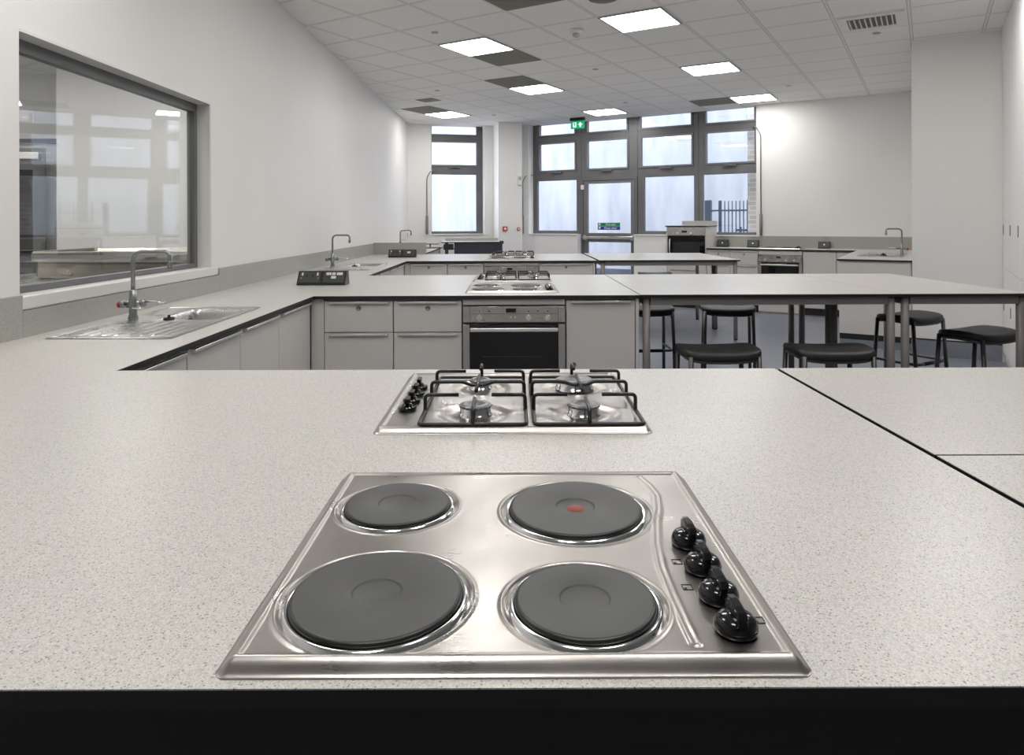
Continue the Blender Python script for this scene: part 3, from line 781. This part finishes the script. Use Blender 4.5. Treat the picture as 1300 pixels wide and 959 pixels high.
# ------------------------------------------------------------------ socket boxes
def socket_box(loc, rz, w_, label, marks=True, single=False, h=.095, dp=.13):
    t = thing('socket_box', label, 'socket', loc, rz, None)
    prof = [(0, .002), (0, .012), (dp * .45, h), (dp * .8, h), (dp, .002)]
    MB().prism(prof, 0, w_, axis='x').obj('casing', 'pod', t)
    n = 1 if single else 2
    a = math.atan2(h - .012, dp * .45); fl = math.hypot(h - .012, dp * .45)
    for k in range(n):
        pw = w_ / n - .022
        f = MB().box(0, pw, .008, fl - .008, 0, .003, bev=.001, seg=1).obj('faceplate', 'podface', t)
        f.location = (k * w_ / n + .011, 0, .012); f.rotation_euler = (a, 0, 0)
        if k == 0 and not single:
            for px in (.14, .86): MB().box(pw * px - .006, pw * px + .006, fl * .62, fl * .85, .003, .006, bev=.001, seg=1).obj('rocker_switch', 'white', f)
            for px in (.36, .64): MB().cyl(.007, .003, .0045, (pw * px, fl * .6, 0), 12).obj('socket_hole', 'rubber', f)
            for px in (.1, .9): MB().cyl(.003, .003, .004, (pw * px, fl * .42, 0), 8).obj('screw', 'handle', f)
        elif not single:
            if marks:
                for x0, x1, y0, y1 in ((.12, .36, .66, .86), (.40, .56, .66, .86), (.62, .9, .66, .86), (.37, .6, .38, .58)):
                    MB().box(pw * x0, pw * x1, fl * y0, fl * y1, .003, .004).obj('label_sticker', 'white', f)
            else: MB().box(pw * .35, pw * .62, fl * .45, fl * .7, .003, .004).obj('label_sticker', 'white', f)
        else:
            MB().cyl(.012, .003, .006, (pw * .5, fl * .5, 0), 16).obj('outlet', 'white', f)
    return t
socket_box((-1.49, 4.76, TZ), 0, .335, 'dark twin socket box on the worktop corner in front of the second sink')
socket_box((-1.515, 8.42, TZ), 0, .335, 'dark twin socket box near the farthest island', marks=False)
socket_box((*W(3.47, -.16)[:2], FB), -TH, .17, 'small dark socket box on the far bench beside the tall oven', single=True, h=.115, dp=.11)
socket_box((*W(3.93, -.16)[:2], FB), -TH, .165, 'small dark socket box at the right end of the window sill', single=True, h=.115, dp=.11)
socket_box((*W(4.93, -.14)[:2], FB), -TH, .16, 'small dark socket box right of the far bench hob', single=True, h=.10, dp=.11)

# ------------------------------------------------------------------ stools
def stool(loc, rz, label):
    t = thing('stool', label, 'stool', loc, rz, 'black padded stools')
    Z = .600; hw, hd = .225, .170
    def top(x, y): return Z + .012 - .016 * (y / hd) ** 2 + .010 * (x / hw) ** 2
    b = MB(); n = 40
    def sq(k, f, inset):
        a = 2 * PI * k / n; c, s_ = math.cos(a), math.sin(a); e_ = .45
        x = math.copysign(abs(c) ** e_, c) * (hw - inset) ; y = math.copysign(abs(s_) ** e_, s_) * (hd - inset) ; return x * f, y * f
    rings = []
    for inset, dz in ((.010, -.040), (.001, -.034), (0, -.018), (.003, -.006), (.011, 0)):
        rings.append([(*sq(k, 1, inset), top(*sq(k, 1, inset)) + dz) for k in range(n)])
    for f in (.8, .55, .3, .1): rings.append([(*sq(k, f, .011), top(*sq(k, f, .011))) for k in range(n)])
    loft(b, rings); b.obj('seat_pad', 'seat', t)
    # seat frame hoop
    pts = [(*sq(k, 1, .022), top(*sq(k, 1, .022)) - .050) for k in range(n)]
    MB().tube(pts, .0115, 8, close=True).obj('seat_frame', 'tube', t)
    for sx in (-1, 1):
        for sy in (-1, 1):
            x, y = sx * .19, sy * .14
            l = MB().tube([(x, y, Z - .020), (sx * .20, sy * .175, .03)], .014, 10).obj('leg', 'tube', t)
        r = MB().tube(round_path([(sx * .20, -.175, .034), (sx * .20, -.175, .014), (sx * .20, .21, .014)], .012), .012, 10).obj('floor_runner', 'tube', t)
        MB().tube([(sx * .20, .18, .014), (sx * .20, .235, .014)], .0138, 10).obj('end_cap', 'rubber', r)
    f = MB().tube(round_path([(-.192, .168, .26), (-.19, -.165, .26), (.19, -.165, .26), (.192, .168, .26)], .06), .011, 10).obj('footrest', 'tube', t)
    MB().tube([(-.10, -.165, .26), (.10, -.165, .26)], .0135, 10).obj('grip_sleeve', 'rubber', f)
    return t
st = stool((1.18, 3.975, 0), .02, 'black padded stool in the middle aisle, nearest the middle island end')
dup(st, (1.82, 3.975, 0), -.02, 'black padded stool in the middle aisle, centred before the long tables')
dup(st, (1.83, 5.86, 0), -.22, 'black padded stool behind the middle row tables, standing clear in the open')
dup(st, (1.14, 5.88, 0), .05, 'black padded stool half hidden behind the left leg of the middle row table')
dup(st, (3.08, 5.34, 0), .5, 'black padded stool tucked under the crosswise table, the farther of two')
dup(st, (3.08, 4.55, 0), .42, 'black padded stool at the right frame edge under the crosswise table')
dup(st, (2.0, 9.66, 0), .0, 'stool just behind the farthest row table, only its seat showing')

# ------------------------------------------------------------------ far right bench along the window wall
BF = -.60
b = MB()
def slabW(s0_, s1_, d0, d1):
    b.box(s0_, s1_, d0, d1, FB - TT, FB - .0015, 'edge').box(s0_, s1_, d0, d1, FB - .0015, FB, 'top')
slabW(3.437, 6.165, BF - .02, -.012)
# return run with the sink bowl cut out (sink turned round: bowl towards the camera)
c_s, c_d = 5.84, -1.76
bs0, bs1, bd0, bd1 = c_s - .205 - .005, c_s + .075 + .005, c_d - .395, c_d - .005
slabW(5.47, 6.165, bd1, BF - .02); slabW(5.47, bs0, bd0, bd1); slabW(bs1, 6.165, bd0, bd1); slabW(5.47, 6.165, -2.93, bd0)
o = b.obj('worktop'); o.location = LW; o.rotation_euler = (0, 0, -TH)
tag(o, 'L-shaped speckled worktop of the bench on the far right', 'worktop')
b = MB().box(3.447, SR + .03, -.011, -.001, FB, 1.086).box(SR + .03, 6.16, -.011, -.001, FB, 1.10)
o = b.obj('upstand', 'up'); o.location = LW; o.rotation_euler = (0, 0, -TH)
tag(o, 'grey upstand behind the far right bench', 'upstand')
def wcab(s0_, w_, label, **k): return cabinet(W(s0_, BF), -TH, w_, .56, label, ct=FB - .022, **k)
wcab(3.44, .345, 'narrow grey drawer cabinet right beside the tall oven unit')
wcab(3.787, .395, 'grey drawer cabinet left of the far bench oven')
oven(W(4.185, BF), -TH, .60, .56, 'stainless steel oven under the far right bench', ct=FB - .022)
wcab(4.79, .43, 'plain grey cabinet right of the far bench oven', drawers=False, handle=False)
wcab(5.222, .25, 'narrow grey cabinet in the inner corner of the far right bench', drawers=False, handle=False)
t = thing('end_panel', 'grey end panel of the sink bench at the far right', 'panel', W(5.49, -2.91), -TH)
MB().box(0, .67, 0, .02, .135, FB - .021, 'cab').box(0, .02, .021, 2.25, .135, FB - .021, 'cab').obj('board', None, t)
MB().box(.005, .67, .004, .02, .0, .075, 'floor').box(.003, .67, .002, .02, .075, .134, 'plinth').box(.005, .02, .021, 2.2, .0, .075, 'floor').box(.003, .02, .021, 2.2, .075, .134, 'plinth').obj('plinth', None, t)
dup(eh, (*W(4.47, -.32)[:2], FB), -TH, 'four-plate electric hob on the far right bench')
# tall oven unit
e_w = .585
t = thing('oven_tower', 'tall grey unit holding a black-doored oven in front of the window', 'oven', W(2.83, BF), -TH)
MB().box(0, e_w, .02, .60, .1, 1.245, bev=.002).obj('housing', 'cabside', t)
MB().box(e_w, e_w + .018, .0, .60, .0, 1.245).box(-.018, 0, .0, .60, .0, 1.245).obj('side_panel', 'cab', t)
MB().box(.0, e_w, .05, .60, 0, .099).obj('plinth', 'plinth', t)
MB().box(-.03, e_w + .03, -.02, .598, 1.246, 1.262, 'edge').box(-.03, e_w + .03, -.02, .598, 1.262, 1.2635, 'top').obj('worktop', None, t)
MB().box(.05, e_w + .028, .58, .597, 1.264, 1.335).obj('upstand', 'up', t)
MB().box(.002, e_w - .002, 0, .02, 1.222, 1.244).obj('filler_panel', 'cab', t)
cp = MB().box(.002, e_w - .002, -.012, .02, 1.112, 1.219, bev=.002).obj('control_panel', 'steel2', t)
MB().box(.23, .31, -.0145, -.011, 1.155, 1.185).obj('display', 'glassblack', cp)
for x in (.165, .375): MB().cyl(.018, -.035, -.011, (x, 0, 1.145), 18, axis='y', bev=.003).obj('knob', 'handle', cp)
d = MB().box(.006, e_w - .006, -.015, .02, .70, 1.108, bev=.003).obj('oven_door', 'glassblack', t)
MB().box(.10, e_w - .08, -.0165, -.0145, .76, 1.01).obj('door_window', 'pod', d)
MB().tube(round_path([(.045, -.015, 1.055), (.055, -.06, 1.04), (.055, -.07, .9), (.055, -.06, .77), (.045, -.015, .755)], .03), .010, 10).obj('handle', 'handle', d)
f = MB().box(.004, e_w - .004, 0, .019, .105, .66).obj('drawer', 'cab', t)
MB().box(.05, e_w - .08, -.02, .004, .575, .59, bev=.002, seg=1).obj('handle', 'handle', f)

# ------------------------------------------------------------------ far left corner: low bench and adjustable bench
b = MB().box(-1.872, -1.2, 9.30, 12.0, TZ - TT, TZ - .0015, 'edge').box(-1.872, -1.2, 9.30, 12.0, TZ - .0015, TZ, 'top')
t = thing('worktop', 'worktop continuing into the far left corner behind the short upstand', 'worktop', (0, 0, 0)); b.obj('slab', None, t)
t = thing('base_cabinet', 'long grey cabinet under the far left corner worktop', 'cabinet', (-1.86, 9.31, 0))
MB().box(0, .62, 0, 2.6, .1, .879).obj('body', 'cab', t); MB().box(0, .58, 0, 2.6, 0, .099).obj('plinth', 'plinth', t)
# adjustable bench below window 1
t = thing('adjustable_bench', 'slate-blue metal bench with pale top below the narrow far window', 'bench', (-1.13, 11.55, 0), TV * .35)
bw = .98
MB().box(-.06, bw, -.02, .60, .978, .994, 'edge').box(-.06, bw, -.02, .60, .994, .9955, 'top').obj('bench_top', None, t)
MB().box(.0, bw - .05, .58, .598, .996, 1.045).obj('upstand', 'up', t)
MB().box(.16, bw - .01, .0, .02, .70, .977, bev=.003).box(.20, .84, -.006, .0, .72, .92).obj('front_panel', 'adj', t)
MB().box(-.02, .15, .01, .12, .86, .96, bev=.01).box(.15, .26, -.02, .0, .87, .89).obj('lift_gear', 'adj', t)
for x in (0.03, bw - .04):
    for y in (.05, .55): MB().box(x - .025, x + .025, y - .025, y + .025, 0, .977).obj('leg', 'adj', t)
MB().box(bw - .06, bw + .01, -.03, .02, .96, 1.01, bev=.006).obj('end_bracket', 'adj', t)
t = thing('drop_leaf', 'small pale leaf with black edge beside the slate-blue bench', 'leaf', (-1.45, 11.2, .901), .25)
MB().box(0, .30, 0, .26, .0, .014, 'edge').box(0, .30, 0, .26, .014, .016, 'top').obj('leaf_board', None, t)
t = thing('drop_leaf', 'topmost pale leaf beside the slate-blue bench', 'leaf', (-1.56, 11.3, .963), -.04)
MB().box(0, .33, 0, .25, .0, .014, 'edge').box(0, .33, 0, .25, .014, .016, 'top').obj('leaf_board', None, t)
MB().box(.03, .05, .05, .07, -.045, 0).box(.20, .22, .05, .07, -.045, 0).obj('bracket', 'adj', t)

# soap dispenser on left wall
t = thing('soap_dispenser', 'white dispenser on the left wall near the far corner', 'dispenser', (XL, 11.75, 1.02))
MB().box(.001, .10, -.08, .08, 0, .18, bev=.015).obj('casing', 'white', t); MB().box(.1, .102, -.03, .03, .05, .14).obj('window', 'tube', t)

# ------------------------------------------------------------------ wall fittings
def wall_square(loc, rz, size, label):
    t = thing('call_point', label, 'alarm', loc, rz)
    MB().box(-size, size, -.03, -.001, -size, size, bev=.004).obj('casing', 'red', t)
    MB().box(-size * .55, size * .55, -.033, -.029, -size * .55, size * .55).obj('break_glass', 'white', t)
def Vc(s_, d, z): return V(s_, d, z)
wall_square(Vc(1.685, -.512, 1.205), TV, .042, 'red fire alarm call point on the column, the larger left one')
wall_square(Vc(1.935, -.512, 1.20), TV, .026, 'small red alarm box on the column, right of the larger one')
t = thing('wall_thermostat', 'pale grey thermostat high on the column', 'thermostat', Vc(1.955, -.512, 1.99), TV)
MB().box(-.035, .04, -.03, -.001, 0, .18, bev=.004).obj('casing', 'white', t); MB().box(-.02, .025, -.032, -.029, .09, .15).obj('display', 'dstone', t)
def winder(P_, rz, side, zt, label):
    t = thing('window_winder', label, 'winder', P_, rz, 'window winding gears')
    MB().tube(round_path([(side * .10, .17, zt), (side * .02, -.012, zt - .02), (-side * .05, -.02, zt - .14), (-side * .05, -.02, zt - .3), (-side * .05, -.02, 1.42)], .05), .009, 8).obj('conduit', 'legs', t)
    MB().cyl(.022, 1.106, 1.44, (-side * .05, -.025, 0), 14, bev=.005).obj('winder_handle', 'legs', t)
winder(V(.39, 0, 0), TV, 1, 2.28, 'grey window winding gear left of the narrow far window')
winder(W(-.07, 0, 0), -TH, 1, 2.20, 'grey window winding gear between column and window wall')
winder(W(4.06, 0, 0), -TH, -1, 2.80, 'grey window winding gear at the right end of the window wall')

# exit sign hanging from the ceiling
t = thing('exit_sign', 'green lit exit sign hanging below the ceiling above the door', 'sign', W(1.03, -.3, CZ), -TH)
MB().box(-.02, .25, -.03, .03, -.055, -.001, bev=.004).obj('housing', 'blackm', t)
MB().box(-.01, .24, -.006, .006, -.19, -.056).obj('sign_panel', 'greenlit', t)
b = MB().box(.03, .095, -.0075, -.006, -.165, -.08).obj('door_symbol', 'whitelit', t)
b = MB(); y0, y1 = -.0092, -.0076
b.cyl(.008, y0, y1, (.064, 0, -.092), 10, axis='y')
b.prism([(.052, -.10), (.072, -.10), (.070, -.128), (.056, -.128)], y0, y1, axis='y')
b.prism([(.056, -.126), (.064, -.126), (.050, -.158), (.043, -.156)], y0, y1, axis='y').prism([(.062, -.126), (.070, -.126), (.079, -.140), (.074, -.156), (.068, -.155), (.071, -.141)], y0, y1, axis='y')
b.prism([(.071, -.101), (.072, -.108), (.084, -.116), (.087, -.111)], y0, y1, axis='y').prism([(.052, -.101), (.053, -.109), (.040, -.120), (.037, -.115)], y0, y1, axis='y')
b.obj('running_figure', 'greenlit', t)
MB().prism([(.17, -.08), (.215, -.125), (.183, -.125), (.183, -.165), (.157, -.165), (.157, -.125), (.125, -.125)], -.0075, -.006, axis='y').obj('arrow', 'whitelit', t)

# ------------------------------------------------------------------ ceiling fittings
def cell(si, di): return 5.01 + TS * si, -.35 + TD * di     # lower-left corner of a tile
def ceiling_light(s0_, d0, label, group='square ceiling light panels'):
    t = thing('ceiling_light', label, 'ceiling light', W(s0_, d0, CZ), -TH, group)
    f = .022; b = MB()
    b.box(.004, TS - .004, .004, f, -.012, -.0005).box(.004, TS - .004, TD - f, TD - .004, -.012, -.0005).box(.004, f, f, TD - f, -.012, -.0005).box(TS - f, TS - .004, f, TD - f, -.012, -.0005)
    b.obj('frame', 'lframe', t)
    MB().box(f, TS - f, f, TD - f, -.009, -.001).obj('diffuser', 'light', t)
    return t
sA, sB, sC = 5.01 - 5 * TS, 5.01 - 2 * TS, 5.01 - 6 * TS
dR = lambda k: -.35 - TD * k
ceiling_light(sA, dR(9), 'lit ceiling panel on the left, the large one beside a square air grille')
ceiling_light(sB, dR(9), 'lit ceiling panel highest in view, near the smoke detector')
ceiling_light(sB, dR(5), 'lit ceiling panel in the middle of the right-hand row')
ceiling_light(sB, dR(1), 'lit ceiling panel at the far end of the right-hand row beside a grille')
ceiling_light(sC, dR(5), 'lit ceiling panel in the middle of the left-hand row, behind a grille')
ceiling_light(sC, dR(1), 'lit ceiling panel just in front of the window wall above the exit sign')
ceiling_light(5.01 - 10 * TS, dR(3), 'lit ceiling panel in the far left corner before the narrow window')
for si, di in ((-2, 13), (-2, 17), (-6, 13), (2, 9), (2, 13), (2, 17), (-2, 21), (1, 19), (-4, 16)):  # unseen panels continuing the rows, plus extras added to fill the foreground
    px = W(5.01 + si * TS, dR(di))
    if px[0] < 5.2 and px[0] > -1.8 and px[1] > -4.1: ceiling_light(5.01 + si * TS, dR(di), 'unseen ceiling panel over the near part of the room, added as fill light', 'added ceiling lights out of view')
for px_, py_ in ((-3.0, 3.6), (-3.6, 6.2), (-5.9, 4.2), (-6.2, 6.3), (-4.4, 1.2), (-3.0, 1.5), (-4.6, 5.0), (-2.9, 4.9)):  # panels added here to brighten the prep room behind the screen
    a_, c_ = toW(px_, py_); si = round((a_ - 5.01) / TS); di = round((c_ + .35) / TD)
    ceiling_light(5.01 + si * TS, -.35 + TD * di, 'lit ceiling panel added to brighten the prep room beyond the glass screen', 'prep room ceiling lights added as fill')
def grille(s0_, d0, label, ws=TS, wd=TD):
    t = thing('air_grille', label, 'grille', W(s0_, d0, CZ), -TH, 'olive grey ceiling grilles')
    MB().box(.01, ws - .01, .01, wd - .01, -.006, -.0005).obj('perforated_panel', 'grille', t)
grille(sA, dR(8), 'olive ceiling grille touching the large left light panel')
grille(sC, dR(6), 'olive ceiling grille before the middle light of the left-hand row')
grille(5.01 - 10 * TS, dR(4), 'olive ceiling grille beside the light in the far left corner')
grille(5.01 - 3 * TS, dR(1), 'olive ceiling grille beside the farthest light of the right-hand row')
grille(5.01 - 3 * TS, dR(11), 'olive ceiling grille cut by the top frame edge')
t = thing('air_grille', 'small dark vent in the far left part of the ceiling, smaller than the olive grilles', 'grille', W(-.10, -3.15, CZ), -TH)
MB().box(0, .3, 0, .24, -.005, -.0005).obj('perforated_panel', 'grille', t)
# supply diffuser
t = thing('air_diffuser', 'white square air diffuser with curved slats in the ceiling on the right', 'vent', W(5.62, -4.33, CZ), -TH)
b = MB().box(0, .52, 0, .07, -.012, -.0005).box(0, .52, .43, .5, -.012, -.0005).box(0, .07, .07, .43, -.012, -.0005).box(.45, .52, .07, .43, -.012, -.0005); b.obj('frame', 'trim', t)
MB().box(.07, .45, .07, .43, -.003, -.0005).obj('dark_recess', 'grille', t)
for k in range(9): MB().box(.085 + k * .042, .094 + k * .042, .08, .42, -.022, -.003).obj('slat', 'trim', t)
t = thing('smoke_detector', 'white dome smoke detector on the ceiling', 'detector', W(3.51, -5.23, CZ), -TH)
MB().lathe([(0, -.001), (.062, -.001), (.064, -.020), (.052, -.034), (0, -.034)], seg=28).obj('base', 'white', t)
MB().lathe([(0, -.034), (.034, -.034), (.034, -.056), (.024, -.066), (0, -.066)], seg=24).obj('sensor_head', 'lframe', t)
t = thing('ceiling_speaker', 'round grey ceiling speaker cut by the top frame edge', 'speaker', W(4.10, -5.95, CZ), -TH)
MB().lathe([(0, -.001), (.12, -.001), (.12, -.008), (.105, -.014), (0, -.014)], seg=32).obj('grille', 'grille', t)
dots = [(2.348, -5.86, 'above the left wall, nearest the camera'), (.606, -3.546, 'near the far left grille'), (.094, -1.325, 'just before the column'), (2.974, -3.606, 'between the two middle light panels'), (2.421, -1.296, 'before the third window bay'), (4.729, -1.334, 'right of the farthest light panel'), (5.895, -3.619, 'beside the white air diffuser')]
for s_, d_, where in dots:
    t = thing('sprinkler', 'small sprinkler head in the ceiling ' + where, 'sprinkler', W(s_, d_, CZ), -TH, 'ceiling sprinkler heads')
    MB().lathe([(0, -.0005), (.035, -.0005), (.034, -.006), (.02, -.008), (0, -.008)], seg=20).obj('cover', 'lframe', t)

# ------------------------------------------------------------------ right-hand tall cupboards (their doors face the room)
for k in range(3):
    d1 = -3.103 - .62 * k; d0 = d1 - .615
    t = thing('tall_cupboard', 'tall white built-in cupboard on the right, %s' % ('the one touching the projecting wall', 'second from the projecting wall', 'third from the projecting wall, at the frame edge')[k], 'cupboard', W(6.905, d0), -TH)
    MB().box(.02, .60, 0, .615, .0, CZ - .003).obj('body', 'trim', t)
    for z0, z1, nm in ((.10, .885, 'lower'), (.89, CZ - .005, 'upper')):
        f = MB().box(.0, .0195, .002, .613, z0, z1, bev=.001, seg=1).obj('door', 'wall', t)
        hz = 1.20 if nm == 'upper' else .50
        MB().box(-.004, .0, .50 if nm == 'upper' else .47, .52 if nm == 'upper' else .49, hz, hz + .09, bev=.001, seg=1).obj('handle', 'blackm', f)
